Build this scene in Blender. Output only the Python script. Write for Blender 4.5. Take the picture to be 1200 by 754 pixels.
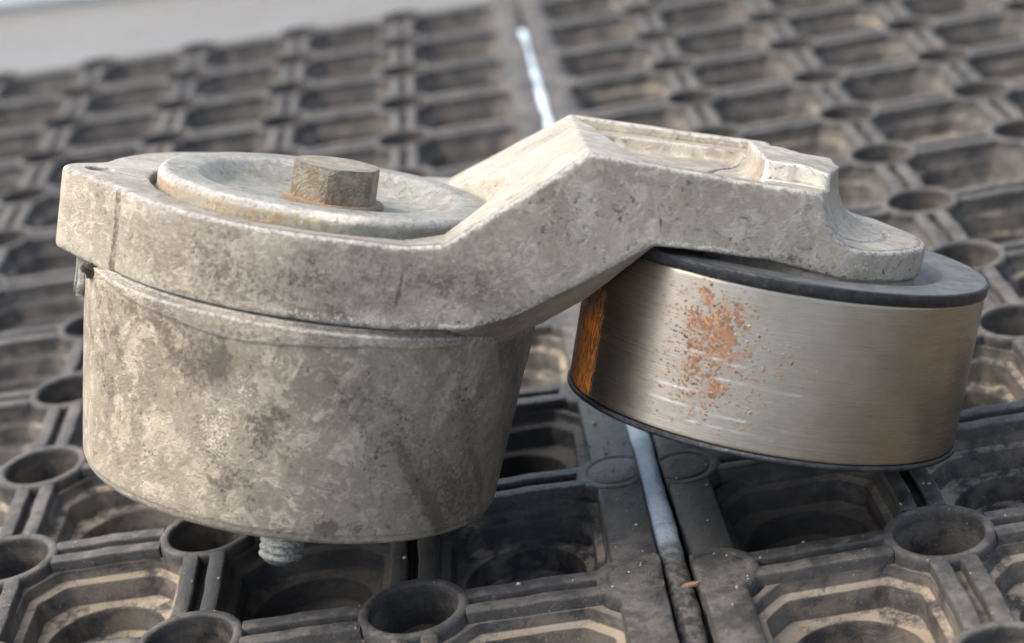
import bpy, bmesh, math, random
import numpy as np
from mathutils import Matrix, Vector

for o in list(bpy.data.objects):
    bpy.data.objects.remove(o, do_unlink=True)
scene = bpy.context.scene
COL = scene.collection
random.seed(7)
RNG = np.random.default_rng(11)

# ------------------------------------------------------------------ camera
CAM_H = 0.17877 + 0.022                      # mat top lies 22 mm above the floor
cam_d = bpy.data.cameras.new('camera')
cam = bpy.data.objects.new('camera', cam_d)
COL.objects.link(cam)
Rwc = Matrix(((0.9886422, -0.0250838, -0.1481803),
              (0.1460936, 0.3917257, 0.9084094),
              (0.0352596, -0.9197401, 0.3909411)))      # world -> camera
cam.matrix_world = Matrix.Translation((0, 0, CAM_H)) @ Rwc.transposed().to_4x4()
cam_d.sensor_width = 36.0
cam_d.lens = 36.0 * 2200.0 / 1200.0
cam_d.clip_start = 0.01
cam_d.clip_end = 200.0
cam_d.dof.use_dof = True
cam_d.dof.focus_distance = 0.352
cam_d.dof.aperture_fstop = 14.0
scene.camera = cam

# ------------------------------------------------------------------ light
SUN_EL, SUN_AZ = math.radians(54), math.radians(-84)      # azimuth from +Y (away from the viewer), negative = left
w = bpy.data.worlds.new('World')
scene.world = w
w.use_nodes = True
wn = w.node_tree
bg = wn.nodes['Background']
sky = wn.nodes.new('ShaderNodeTexSky')
sky.sky_type = 'NISHITA'
sky.sun_disc = False
sky.sun_elevation = SUN_EL
sky.sun_rotation = SUN_AZ
sky.air_density = 1.0
sky.dust_density = 4.0
sky.ozone_density = 0.6
hs = wn.nodes.new('ShaderNodeHueSaturation')
hs.inputs['Saturation'].default_value = 0.85
wn.links.new(sky.outputs[0], hs.inputs['Color'])
wn.links.new(hs.outputs[0], bg.inputs[0])
bg.inputs[1].default_value = 0.15
sd = bpy.data.lights.new('sun', 'SUN')
sd.energy = 1.05
sd.angle = math.radians(60)
sd.color = (1.0, 0.96, 0.91)
sun = bpy.data.objects.new('sun', sd)
COL.objects.link(sun)
sdir = Vector((math.sin(SUN_AZ) * math.cos(SUN_EL), math.cos(SUN_AZ) * math.cos(SUN_EL), math.sin(SUN_EL)))
sun.rotation_euler = sdir.to_track_quat('Z', 'Y').to_euler()
scene.view_settings.view_transform = 'Standard'
scene.view_settings.look = 'None'
scene.view_settings.exposure = 1.38
scene.view_settings.gamma = 1.0
scene.render.resolution_x, scene.render.resolution_y = 1024, 643
try:
    scene.render.engine = 'CYCLES'
    scene.cycles.max_bounces = 6
except Exception:
    pass


# ------------------------------------------------------------------ helpers
def tag(o, label=None, cat=None, group=None, kind=None):
    if label: o['label'] = label
    if cat: o['category'] = cat
    if group: o['group'] = group
    if kind: o['kind'] = kind
    return o


def link(name, me, parent=None, mat=None):
    o = bpy.data.objects.new(name, me)
    COL.objects.link(o)
    if parent: o.parent = parent
    if mat and me is not None and not me.materials: me.materials.append(mat)
    return o


def empty(name, M=None):
    o = bpy.data.objects.new(name, None)
    o.empty_display_size = 0.01
    COL.objects.link(o)
    if M is not None: o.matrix_world = M
    return o


def mesh_np(name, V, Fq, smooth=True):
    me = bpy.data.meshes.new(name)
    me.from_pydata([tuple(v) for v in V], [], [tuple(int(i) for i in f) for f in Fq])
    if smooth: me.polygons.foreach_set('use_smooth', [True] * len(me.polygons))
    me.update()
    return me


def quads_fast(name, V, Q, smooth=True):
    me = bpy.data.meshes.new(name)
    V = np.asarray(V, np.float32); Q = np.asarray(Q, np.int32)
    n, k = Q.shape
    me.vertices.add(len(V)); me.vertices.foreach_set('co', V.ravel())
    me.loops.add(n * k); me.loops.foreach_set('vertex_index', Q.ravel())
    me.polygons.add(n)
    me.polygons.foreach_set('loop_start', np.arange(n, dtype=np.int32) * k)
    me.polygons.foreach_set('loop_total', np.full(n, k, np.int32))
    if smooth: me.polygons.foreach_set('use_smooth', np.ones(n, bool))
    me.update(); me.validate()
    return me


def lathe(name, prof, n=96, center=(0, 0), smooth=True, jit=None, closed=False):
    """prof: list of (r, z); surface of revolution round a vertical axis."""
    prof = np.array(prof, float); m = len(prof)
    th = np.linspace(0, 2 * np.pi, n, endpoint=False)
    V = np.zeros((m, n, 3))
    V[:, :, 0] = center[0] + prof[:, 0:1] * np.cos(th)
    V[:, :, 1] = center[1] + prof[:, 0:1] * np.sin(th)
    V[:, :, 2] = prof[:, 1:2]
    if jit is not None: V = jit(V, th)
    idx = np.arange(m * n).reshape(m, n)
    a = idx[:-1]; b = np.roll(idx, -1, 1)[:-1]
    c = np.roll(idx, -1, 1)[1:]; d = idx[1:]
    Q = np.stack([a, b, c, d], -1).reshape(-1, 4)
    return quads_fast(name, V.reshape(-1, 3), Q, smooth)


def arc(cx, cz, r, a0, a1, n):
    return [(cx + r * math.cos(math.radians(a0 + (a1 - a0) * i / n)),
             cz + r * math.sin(math.radians(a0 + (a1 - a0) * i / n))) for i in range(n + 1)]


def attr(me, name, vals):
    a = me.attributes.new(name, 'FLOAT', 'POINT')
    a.data.foreach_set('value', np.asarray(vals, np.float32))


def vnoise(P, scale, seed=0, octaves=3):
    """smooth value noise at points P (N,3); about -1..1"""
    rg = np.random.default_rng(seed)
    T = rg.uniform(-1, 1, (32, 32, 32)).astype(np.float32)
    out = np.zeros(P.shape[:-1], np.float32); amp = 1.0; tot = 0
    for k in range(octaves):
        X = P * np.float32(scale * 2 ** k) + 7.3 * k
        I = np.floor(X).astype(np.int64); Fr = (X - I).astype(np.float32); Fr = Fr * Fr * (3 - 2 * Fr); I %= 32
        J = (I + 1) % 32
        x0, y0, z0 = I[..., 0], I[..., 1], I[..., 2]; x1, y1, z1 = J[..., 0], J[..., 1], J[..., 2]
        fx, fy, fz = Fr[..., 0], Fr[..., 1], Fr[..., 2]
        c00 = T[x0, y0, z0] * (1 - fx) + T[x1, y0, z0] * fx
        c10 = T[x0, y1, z0] * (1 - fx) + T[x1, y1, z0] * fx
        c01 = T[x0, y0, z1] * (1 - fx) + T[x1, y0, z1] * fx
        c11 = T[x0, y1, z1] * (1 - fx) + T[x1, y1, z1] * fx
        out += amp * ((c00 * (1 - fy) + c10 * fy) * (1 - fz) + (c01 * (1 - fy) + c11 * fy) * fz)
        tot += amp; amp *= .5
    return out / tot


class NT:
    """small wrapper to write node trees tersely"""
    def __init__(s, name):
        s.m = bpy.data.materials.new(name); s.m.use_nodes = True
        s.t = s.m.node_tree; s.b = s.t.nodes['Principled BSDF']
    def n(s, typ, **kw):
        nd = s.t.nodes.new('ShaderNode' + typ)
        for k, v in kw.items():
            if k.startswith('i_'):
                nd.inputs[k[2:].replace('_', ' ')].default_value = v
            else: setattr(nd, k, v)
        return nd
    def l(s, a, b): s.t.links.new(a, b)
    def put(s, sock, v):
        if isinstance(v, bpy.types.NodeSocket): s.l(v, sock)
        else: sock.default_value = v
    def math(s, op, a, b=0.0, clamp=False):
        nd = s.n('Math', operation=op, use_clamp=clamp); s.put(nd.inputs[0], a); s.put(nd.inputs[1], b); return nd.outputs[0]
    def mul(s, a, b): return s.math('MULTIPLY', a, b)
    def ss(s, v, lo, hi, a=0.0, b=1.0):
        nd = s.n('MapRange', interpolation_type='SMOOTHSTEP')
        s.put(nd.inputs[0], v)
        for i, x in enumerate((lo, hi, a, b)): s.put(nd.inputs[i + 1], x)
        return nd.outputs[0]
    def noise(s, vec, scale, detail=4, rough=.6, dist=0.0):
        nd = s.n('TexNoise'); s.l(vec, nd.inputs['Vector'])
        nd.inputs['Scale'].default_value = scale; nd.inputs['Detail'].default_value = detail
        nd.inputs['Roughness'].default_value = rough; nd.inputs['Distortion'].default_value = dist
        return nd.outputs[0]
    def mix(s, f, a, b):
        nd = s.n('Mix', data_type='RGBA'); s.put(nd.inputs[0], f)
        for i, c in ((6, a), (7, b)):
            if isinstance(c, tuple): nd.inputs[i].default_value = (*c, 1)
            else: s.l(c, nd.inputs[i])
        return nd.outputs[2]
    def obj(s): return s.n('TexCoord').outputs['Object']
    def pos(s): return s.n('NewGeometry').outputs['Position']
    def scalev(s, v, sc):
        nd = s.n('VectorMath', operation='MULTIPLY'); s.l(v, nd.inputs[0]); nd.inputs[1].default_value = sc; return nd.outputs[0]
    def attr(s, name): return s.n('Attribute', attribute_name=name).outputs['Fac']
    def point(s): return s.n('NewGeometry').outputs['Pointiness']
    def bump(s, h, dist, strength=1.0, prev=None):
        nd = s.n('Bump'); s.l(h, nd.inputs['Height']); nd.inputs['Distance'].default_value = dist
        nd.inputs['Strength'].default_value = strength
        if prev is not None: s.l(prev, nd.inputs['Normal'])
        return nd.outputs[0]
    def out(s, color=None, rough=None, metal=None, normal=None, spec=None):
        for k, v in (('Base Color', color), ('Roughness', rough), ('Metallic', metal), ('Normal', normal), ('Specular IOR Level', spec)):
            if v is None: continue
            if isinstance(v, tuple): s.b.inputs[k].default_value = (*v, 1)
            else: s.put(s.b.inputs[k], v)
        return s.m


def cast_alu(name, base, light, dark, stain, stain_attr=True, metal=.35, worn=.5, rough=.55, grain=1.0, patch=1.0):
    """weathered cast aluminium; object coordinates are millimetres"""
    t = NT(name); p = t.obj()
    n1 = t.noise(p, .05, 6, .62, .6); n2 = t.noise(p, .30, 6, .7); n3 = t.noise(p, 1.2, 8, .8); n4 = t.noise(p, 3.4, 5, .75)
    n6 = t.noise(p, .16, 9, .72, .9); n7 = t.noise(p, .42, 8, .74, .5)
    c = t.mix(t.mul(t.ss(n1, .38, .68), .7), base, dark)
    sc1 = t.ss(n6, .52, .585); sc2 = t.ss(n7, .54, .60); dk1 = t.ss(n6, .455, .40); dk2 = t.ss(n7, .43, .375)
    c = t.mix(t.mul(sc1, .55 * patch), c, light)
    c = t.mix(t.mul(sc2, .50 * patch), c, light)
    c = t.mix(t.mul(dk1, .45 * patch), c, dark)
    c = t.mix(t.mul(dk2, .55 * patch), c, tuple(x * .7 for x in dark))
    c = t.mix(t.mul(t.ss(n3, .55, .64), .24), c, light)
    c = t.mix(t.mul(t.ss(n3, .45, .36), .32), c, dark)
    shine = t.mul(t.math('MAXIMUM', sc1, sc2), patch)
    if stain_attr:
        c = t.mix(t.mul(t.attr('tone'), t.ss(t.math('ADD', n2, t.mul(t.math('SUBTRACT', n3, .5), .8)), .35, .62, 1.0, .35)), c, tuple(x * .58 for x in dark))
        st = t.attr('stain')
        br = t.math('ADD', st, t.mul(t.math('SUBTRACT', n3, .5), 1.3))
        br = t.math('ADD', br, t.mul(t.math('SUBTRACT', n2, .5), .9))
        c = t.mix(t.mul(t.ss(br, .38, .62), .85), c, stain)
        fl = t.math('ADD', t.attr('fleck'), t.mul(t.math('SUBTRACT', n4, .5), 1.6))
        fl = t.math('ADD', fl, t.mul(t.math('SUBTRACT', n3, .5), .8))
        c = t.mix(t.mul(t.ss(fl, .42, .6), .8), c, tuple(min(1, x * 1.35) for x in light))
    # pits
    pit = t.mul(t.ss(t.noise(p, .8, 7, .8, .3), .55, .61), t.ss(t.noise(p, .11, 4, .65), .49, .58))
    c = t.mix(t.mul(pit, .8), c, tuple(x * .28 for x in dark))
    # worn edges keep bare bright metal
    pt = t.point(); e = t.mul(t.ss(pt, .508, .535), t.ss(n3, .36, .52)); e = t.mul(e, worn)
    c = t.mix(e, c, (.74, .73, .69))
    crk = t.mul(t.ss(pt, .506, .522), t.ss(t.noise(p, .9, 5, .75, .5), .475, .43))
    c = t.mix(t.mul(crk, .45), c, tuple(x * .6 for x in stain))
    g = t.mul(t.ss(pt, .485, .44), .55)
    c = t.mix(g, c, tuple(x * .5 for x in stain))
    r = t.math('SUBTRACT', t.ss(n2, .3, .7, rough - .10, rough + .14), t.mul(shine, .14))
    metal = t.math('ADD', metal, t.mul(shine, .35))
    metal = t.math('ADD', metal, t.mul(e, .3), True)
    h = t.math('ADD', t.math('ADD', t.mul(n3, .35), t.mul(n4, .4)), t.mul(shine, .25)); h = t.math('SUBTRACT', h, t.mul(pit, .8))
    b = t.bump(h, .08 * grain, .45)
    return t.out(c, r, metal, b)


# ------------------------------------------------------------------ materials
ALU_ARM = cast_alu('cast aluminium arm', (.475, .42, .328), (.69, .635, .53), (.245, .20, .148), (.085, .067, .048), worn=.42, metal=.42, rough=.48, grain=.7, patch=.6)
ALU_HOUSING = cast_alu('cast aluminium housing', (.39, .33, .245), (.70, .62, .485), (.22, .178, .128), (.12, .096, .07), worn=.45, metal=.35, patch=.75)
ALU_CAP = cast_alu('cast aluminium cap', (.33, .315, .26), (.52, .49, .39), (.20, .185, .145), (.40, .275, .13), worn=.6, rough=.46, metal=.5, patch=.8)


def rubber_mat():
    t = NT('dusty black rubber'); p = t.pos()
    geo = t.n('NewGeometry')
    sx = t.n('SeparateXYZ'); t.l(geo.outputs['Normal'], sx.inputs[0]); nz = sx.outputs[2]
    sp = t.n('SeparateXYZ'); t.l(p, sp.inputs[0]); z = sp.outputs[2]
    n1 = t.noise(p, 22, 5, .6); n2 = t.noise(p, 160, 5, .65); n3 = t.noise(p, 700, 6, .78); n4 = t.noise(p, 2200, 2, .6); n5 = t.noise(p, 380, 6, .75)
    c = t.mix(t.ss(n2, .35, .65), (.038, .035, .032), (.070, .064, .057))
    c = t.mix(t.mul(t.ss(n3, .52, .66), .45), c, (.13, .115, .095))
    # dust gathers on the steps inside the wells, thinner on the top faces that get swept
    low = t.ss(z, .0200, .0185)
    flat = t.ss(nz, .55, .95)
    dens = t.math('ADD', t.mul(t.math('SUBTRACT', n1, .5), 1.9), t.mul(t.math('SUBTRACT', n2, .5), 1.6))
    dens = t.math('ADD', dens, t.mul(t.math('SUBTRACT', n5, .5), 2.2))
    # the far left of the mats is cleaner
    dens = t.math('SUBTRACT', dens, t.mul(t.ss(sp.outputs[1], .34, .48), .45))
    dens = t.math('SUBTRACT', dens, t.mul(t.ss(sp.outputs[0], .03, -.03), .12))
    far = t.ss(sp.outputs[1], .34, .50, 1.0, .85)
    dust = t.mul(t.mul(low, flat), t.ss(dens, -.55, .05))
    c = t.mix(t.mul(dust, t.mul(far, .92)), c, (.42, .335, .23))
    wall = t.mul(t.mul(t.ss(nz, .75, .2), low), t.ss(n2, .36, .62))
    c = t.mix(t.mul(wall, t.mul(far, .8)), c, (.165, .135, .10))
    top = t.mul(t.mul(t.math('SUBTRACT', 1.0, low), flat), t.ss(t.math('ADD', n2, t.math('SUBTRACT', n5, .5)), .36, .70))
    c = t.mix(t.mul(top, .7), c, (.15, .132, .108))
    grit = t.ss(n4, .69, .73)
    c = t.mix(t.mul(grit, .8), c, (.40, .35, .28))
    r = t.math('ADD', t.ss(n2, .3, .7, .55, .75), t.mul(dust, .3))
    # an oily patch between the housing and the pulley
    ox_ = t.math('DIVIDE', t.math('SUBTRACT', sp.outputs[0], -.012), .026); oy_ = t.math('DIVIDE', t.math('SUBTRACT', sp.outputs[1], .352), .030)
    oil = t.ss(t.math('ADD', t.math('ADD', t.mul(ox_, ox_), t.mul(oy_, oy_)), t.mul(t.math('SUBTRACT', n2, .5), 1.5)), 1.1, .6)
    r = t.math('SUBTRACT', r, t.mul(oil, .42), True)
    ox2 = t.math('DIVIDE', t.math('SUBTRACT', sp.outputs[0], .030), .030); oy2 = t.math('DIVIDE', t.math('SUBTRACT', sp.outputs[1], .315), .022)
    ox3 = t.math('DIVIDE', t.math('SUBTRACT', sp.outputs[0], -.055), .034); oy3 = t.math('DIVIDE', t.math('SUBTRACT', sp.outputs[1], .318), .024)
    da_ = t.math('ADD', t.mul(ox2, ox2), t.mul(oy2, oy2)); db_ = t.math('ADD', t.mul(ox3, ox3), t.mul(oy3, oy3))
    shade_oil = t.ss(t.math('ADD', t.math('MINIMUM', da_, db_), t.mul(t.math('SUBTRACT', n2, .5), 1.8)), 1.15, .5)  # shade painted under the pulley and housing, together with some oil
    c = t.mix(t.mul(shade_oil, .75), c, (.026, .024, .022))
    r = t.math('SUBTRACT', r, t.mul(shade_oil, .2), True)
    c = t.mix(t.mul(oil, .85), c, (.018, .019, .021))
    b = t.bump(n5, .0006, .7); b = t.bump(n3, .0004, .8, b)
    return t.out(c, r, 0.0, b, .4)


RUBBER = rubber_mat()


def floor_mat():
    t = NT('painted concrete floor'); p = t.pos()
    n1 = t.noise(p, 3, 5, .6); n2 = t.noise(p, 40, 6, .65); n3 = t.noise(p, 300, 4, .6)
    c = t.mix(t.ss(n1, .35, .65), (.135, .132, .12), (.165, .161, .148))
    c = t.mix(t.mul(t.ss(n2, .5, .7), .35), c, (.115, .108, .094))
    b = t.bump(n3, .0005, .4)
    return t.out(c, t.ss(n2, .3, .7, .35, .6), 0.0, b)


def dirt_mat():
    t = NT('gritty brown dirt'); p = t.pos()
    n1 = t.noise(p, 60, 5, .6); n2 = t.noise(p, 500, 5, .7); n3 = t.noise(p, 1700, 3, .6)
    c = t.mix(t.ss(n1, .35, .65), (.03, .024, .018), (.075, .057, .04))
    c = t.mix(t.ss(n2, .58, .72), c, (.13, .10, .068))
    c = t.mix(t.mul(t.ss(n3, .68, .74), .7), c, (.6, .55, .48))
    b = t.bump(n2, .0012, .8)
    return t.out(c, t.ss(n1, .4, .6, .25, .8), 0.0, b)


FLOOR = floor_mat()
DIRT = dirt_mat()

t = NT('pale blue foam'); p = t.pos()
na = t.noise(p, 120, 5, .65); nb = t.noise(p, 700, 4, .6)
c = t.mix(t.ss(na, .35, .7), (.68, .77, .80), (.50, .61, .65))
c = t.mix(t.attr('dirt'), c, t.mix(t.ss(nb, .4, .6), (.035, .032, .03), (.11, .10, .085)))
c = t.mix(t.mul(t.ss(nb, .62, .7), .5), c, (.16, .15, .13))
FOAM = t.out(c, .6, 0.0, t.bump(t.math('ADD', na, t.mul(nb, .4)), .0012, .7))

t = NT('white painted kerb'); p = t.pos()
na = t.noise(p, 30, 5, .6)
WHITE = t.out(t.mix(t.ss(na, .4, .7), (.78, .79, .79), (.68, .68, .66)), .5)


def steel_mat():
    t = NT('worn steel belt face'); p = t.obj()
    # brushed lines run round the drum: stretch the noise along the circumference
    sp = t.n('SeparateXYZ'); t.l(p, sp.inputs[0])
    ang = t.math('ARCTAN2', sp.outputs[1], sp.outputs[0])
    cb = t.n('CombineXYZ'); t.l(t.mul(ang, 1.0), cb.inputs[0]); t.l(sp.outputs[2], cb.inputs[2])
    v = t.scalev(cb.outputs[0], (1.0, 1, 9.0))
    br = t.noise(v, 1.0, 5, .7); br2 = t.noise(t.scalev(cb.outputs[0], (3.0, 1, 16.0)), 1.0, 3, .6)
    n1 = t.noise(p, .12, 5, .6); n3 = t.noise(p, 1.7, 4, .6); n4 = t.noise(p, .85, 4, .6); n5 = t.noise(p, 3.5, 3, .6)
    c = t.mix(t.ss(br, .2, .8), (.37, .32, .262), (.47, .41, .335))
    c = t.mix(t.mul(t.ss(n1, .4, .65), .35), c, (.30, .245, .185))
    c = t.mix(t.mul(t.ss(br2, .66, .74), .45), c, (.78, .74, .68))
    rm = t.mul(t.attr('rust'), t.ss(t.noise(p, .28, 3, .6), .36, .58, .55, 1.12))
    # scattered spots of rust: round pits of many sizes, packed where the mask is strong
    def spots(scale, warp, bias):
        wv = t.n('VectorMath', operation='ADD'); t.l(p, wv.inputs[0])
        wn_ = t.n('TexNoise'); t.l(p, wn_.inputs['Vector']); wn_.inputs['Scale'].default_value = scale * 2.2; wn_.inputs['Detail'].default_value = 3
        t.l(t.scalev(wn_.outputs['Color'], (warp,) * 3), wv.inputs[1])
        vo = t.n('TexVoronoi'); t.l(wv.outputs[0], vo.inputs['Vector']); vo.inputs['Scale'].default_value = scale
        sc_ = t.n('SeparateColor'); t.l(vo.outputs['Color'], sc_.inputs[0])
        rad = t.math('SUBTRACT', t.math('ADD', t.mul(rm, 1.0), bias), t.mul(sc_.outputs[0], .85))
        return t.ss(t.math('SUBTRACT', rad, vo.outputs['Distance']), -.02, .08)
    spot = t.math('MAXIMUM', spots(.55, .9, -.16), spots(1.1, .5, .02))
    spot = t.math('MAXIMUM', spot, spots(2.3, .2, .16))
    tone = t.mix(t.ss(t.math('ADD', n4, t.mul(t.math('SUBTRACT', n5, .5), .6)), .38, .60), (.05, .021, .012), (.30, .09, .024))
    tone = t.mix(t.mul(t.ss(n1, .44, .50), t.ss(n3, .54, .60)), tone, (.78, .27, .045))
    c = t.mix(t.mul(spot, .9), c, tone)
    halo = t.mul(t.ss(t.math('ADD', rm, t.mul(t.math('SUBTRACT', n4, .5), .9)), .25, .7), .4)
    c = t.mix(halo, c, (.36, .24, .145))
    fine = t.mul(t.ss(n5, .63, .70), t.ss(rm, .05, .35))
    c = t.mix(t.mul(fine, .7), c, (.12, .075, .05))
    nv = t.noise(t.scalev(p, (2.6, 2.6, .5)), 1.0, 6, .7)
    sa_ = t.attr('streak')
    st = t.math('ADD', sa_, t.mul(t.math('SUBTRACT', nv, .5), 1.9))
    st = t.math('ADD', st, t.mul(t.math('SUBTRACT', n5, .5), .9))
    st = t.math('ADD', st, t.mul(t.math('SUBTRACT', t.noise(p, .45, 4, .6), .5), 1.0))
    stf = t.ss(st, .42, .60)
    c = t.mix(stf, c, t.mix(t.ss(t.math('ADD', sa_, t.mul(t.math('SUBTRACT', nv, .5), 3.0)), .46, 1.0), (.07, .022, .009), (1.0, .31, .03)))
    sc = t.attr('scratch')
    c = t.mix(t.mul(sc, .6), c, (.85, .82, .76))
    ox = t.math('MAXIMUM', t.mul(spot, .85), stf)
    r = t.math('ADD', t.ss(br, .3, .7, .24, .32), t.mul(ox, .55))
    m = t.math('SUBTRACT', 1.0, t.mul(ox, .9))
    b = t.bump(br, .012, .1); b = t.bump(ox, .015, .4, b)
    t.b.inputs['Anisotropic'].default_value = .2
    return t.out(c, r, m, b)


STEEL = steel_mat()

t = NT('dark seal rim'); p = t.obj(); n1 = t.noise(p, .5, 5, .65); n2 = t.noise(p, 3, 3, .6)
c = t.mix(t.ss(n1, .4, .65), (.035, .038, .042), (.065, .066, .066))
c = t.mix(t.mul(t.ss(n2, .66, .72), .5), c, (.25, .24, .22))
RIM = t.out(c, t.ss(n1, .3, .7, .12, .2), .6, t.bump(n2, .03, .3), .6)

t = NT('grey bearing shield'); p = t.obj(); n1 = t.noise(p, .35, 5, .65); n2 = t.noise(p, 3, 3, .6)
c = t.mix(t.ss(n1, .4, .65), (.13, .13, .127), (.20, .197, .187))
c = t.mix(t.mul(t.ss(n2, .66, .72), .7), c, (.7, .69, .66))
SHIELD = t.out(c, t.ss(n1, .3, .7, .34, .5), .6, t.bump(n2, .03, .3), .5)

t = NT('rusty zinc hex bolt'); p = t.obj(); n1 = t.noise(p, .35, 5, .7); n2 = t.noise(p, 1.6, 5, .7)
sp = t.n('SeparateXYZ'); t.l(p, sp.inputs[0])
lowf = t.ss(t.math('ADD', sp.outputs[2], t.mul(t.math('SUBTRACT', n2, .5), 7.0)), 57.4, 53.6)
c = t.mix(t.ss(n1, .38, .62), (.37, .335, .255), (.25, .21, .15))
c = t.mix(t.mul(t.ss(n2, .52, .66), .6), c, (.50, .46, .37))
c = t.mix(t.mul(lowf, .75), c, (.46, .25, .11))
c = t.mix(t.mul(t.ss(n1, .60, .70), .5), c, (.36, .19, .08))
pt = t.point(); c = t.mix(t.mul(t.ss(pt, .52, .58), .5), c, (.16, .13, .10))
HEXM = t.out(c, t.ss(n2, .3, .7, .45, .7), .45, t.bump(n2, .25, .6))

t = NT('zinc plated thread'); p = t.obj(); n2 = t.noise(p, 1.2, 5, .7)
ZINC = t.out(t.mix(t.ss(n2, .4, .62), (.50, .50, .45), (.24, .22, .18)), .45, .4, t.bump(n2, .03, .4))

t = NT('oily grime'); p = t.obj(); n2 = t.noise(p, 1.0, 5, .7)
GRIME = t.out(t.mix(t.ss(n2, .4, .62), (.05, .043, .035), (.15, .12, .085)), .6, 0, t.bump(n2, .4, .7))

# ------------------------------------------------------------------ ground
def sheet(name, x0, x1, y0, y1, z, mat, label):
    me = mesh_np(name, [(x0, y0, z), (x1, y0, z), (x1, y1, z), (x0, y1, z)], [(0, 1, 2, 3)], False)
    o = link(name, me, None, mat); tag(o, label, 'ground', kind='structure'); return o

sheet('floor', -20, 20, -20, 30, 0.0, FLOOR, 'pale painted concrete floor beyond the rubber mats')
sheet('dirt_layer', -.43, .40, .215, .742, 0.004, DIRT, 'brown gritty dirt lying under the rubber mats')

# ------------------------------------------------------------------ rubber mats
P = 40.0            # lattice pitch of the master pieces, in mm; z = 0 is the mat top
RO, RI = .25 * P, .198 * P


def ring_mesh():
    pr = [(RO + .5, -21.5), (RO + .2, -4), (RO, -1.2)] + arc(RO - 1.0, -1.0, 1.0, 0, 90, 3)[1:] + \
         arc(RI + .7, -.7, .7, 90, 180, 3)[:] + [(RI, -2), (RI - .4, -12), (RI - .7, -17.0)]
    me = lathe('ring', pr, 40)
    # dirt-filled bottom of the tube
    return me


def rib_mesh(l0):
    L0, L1 = l0, P - RO + .7      # runs along +x, between two rings
    hw = .041 * P
    ys = [(-hw - .12, -3.5), (-hw, -.65), (-hw + .12, -.4), (-hw + .42, -.25), (0, -.2), (hw - .42, -.25), (hw - .12, -.4), (hw, -.65), (hw + .12, -3.5)]
    V = []; F = []
    xs = np.linspace(L0, L1, 9)
    rg = np.random.default_rng(3)
    for i, x in enumerate(xs):
        j = rg.normal(0, .10, 2)
        for y, z in ys: V.append((x, y + j[0], z + (j[1] * .5 if z > -1 else 0)))
    n = len(ys)
    for i in range(len(xs) - 1):
        for k in range(n - 1): F.append((i * n + k, (i + 1) * n + k, (i + 1) * n + k + 1, i * n + k + 1))
    return V, F


def well_rows(seedv=0):
    """closed outlines (n points each) from the flange to the bottom, each (pts, z)"""
    n = 96
    th = np.linspace(0, 2 * np.pi, n, endpoint=False) + np.pi / n
    c, s = np.cos(th), np.sin(th)

    def oct_(d, dd):
        m = np.maximum(np.maximum(np.abs(c), np.abs(s)) / d, (np.abs(c) + np.abs(s)) / math.sqrt(2) / dd)
        return 1.0 / m

    def flange():
        r = 1.0 / (np.maximum(np.abs(c), np.abs(s)) / (.5 * P))
        # cut the corners by the ring tube so its bore stays open
        cx = .5 * P; rr = .222 * P
        a = np.abs(c); b = np.abs(s)
        bq = (a + b) * cx; disc = bq * bq - (2 * cx * cx - rr * rr)
        hit = bq - np.sqrt(np.maximum(disc, 0))
        return np.where(disc > 0, np.minimum(r, hit), r)

    rows = []
    A = P
    rows.append((flange(), -2.6))
    rows.append((oct_(.3915 * A, .452 * A), -2.6))
    rows.append((oct_(.3905 * A, .451 * A), -3.0))
    rows.append((oct_(.386 * A, .445 * A), -4.4))
    rows.append((oct_(.378 * A, .436 * A), -4.9))
    rows.append((oct_(.345 * A, .402 * A), -5.2))
    rows.append((oct_(.339 * A, .395 * A), -5.7))
    rows.append((oct_(.334 * A, .389 * A), -9.2))
    rows.append((oct_(.327 * A, .381 * A), -9.7))
    one = np.ones(n)
    rows.append((one * .292 * A, -10.0))
    rows.append((one * .285 * A, -10.6))
    rows.append((one * .280 * A, -14.8))
    rows.append((one * .272 * A, -15.3))
    rows.append((one * .225 * A, -15.6))
    rows.append((one * .217 * A, -16.2))
    rows.append((one * .200 * A, -21.8))
    return rows, c, s


def well_mesh(variant=0):
    rows, c, s = well_rows()
    n = len(c); V = []
    for k, (r, z) in enumerate(rows):
        V.append(np.stack([r * c, r * s, np.full(n, z)], 1))
    V = np.concatenate(V)
    if variant:
        amp = np.repeat(np.array([0, .1] + [.28] * (len(rows) - 2)), n)[:, None]
        D = np.stack([vnoise(V, .10, 50 + 3 * variant + a, 2) for a in range(3)], 1)
        V = V + D * amp * np.array([1, 1, 1.0])
    Q = []
    for k in range(len(rows) - 1):
        a = np.arange(n) + k * n; b = np.roll(np.arange(n), -1) + k * n
        Q.append(np.stack([a, a + n, b + n, b], 1))
    return quads_fast('well', V, np.concatenate(Q), True)


RING = ring_mesh()
rv, rf = rib_mesh(RO - .7)
RIB = mesh_np('rib', rv, rf, True)
rv, rf = rib_mesh(.08 * P)
RIBL = mesh_np('rib', rv, rf, True)
WELLS = [well_mesh(k) for k in (1, 2, 3, 4)]
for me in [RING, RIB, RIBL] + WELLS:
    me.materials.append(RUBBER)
BORE = mesh_np('bore_dirt', [(RI * .97 * math.cos(a), RI * .97 * math.sin(a), -9.4 + .5 * math.sin(3 * a)) for a in np.linspace(0, 2 * np.pi, 24, endpoint=False)] + [(.6, -.4, -9.9)],
               [(i, (i + 1) % 24, 24) for i in range(24)])
BORE.materials.append(DIRT)
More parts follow.
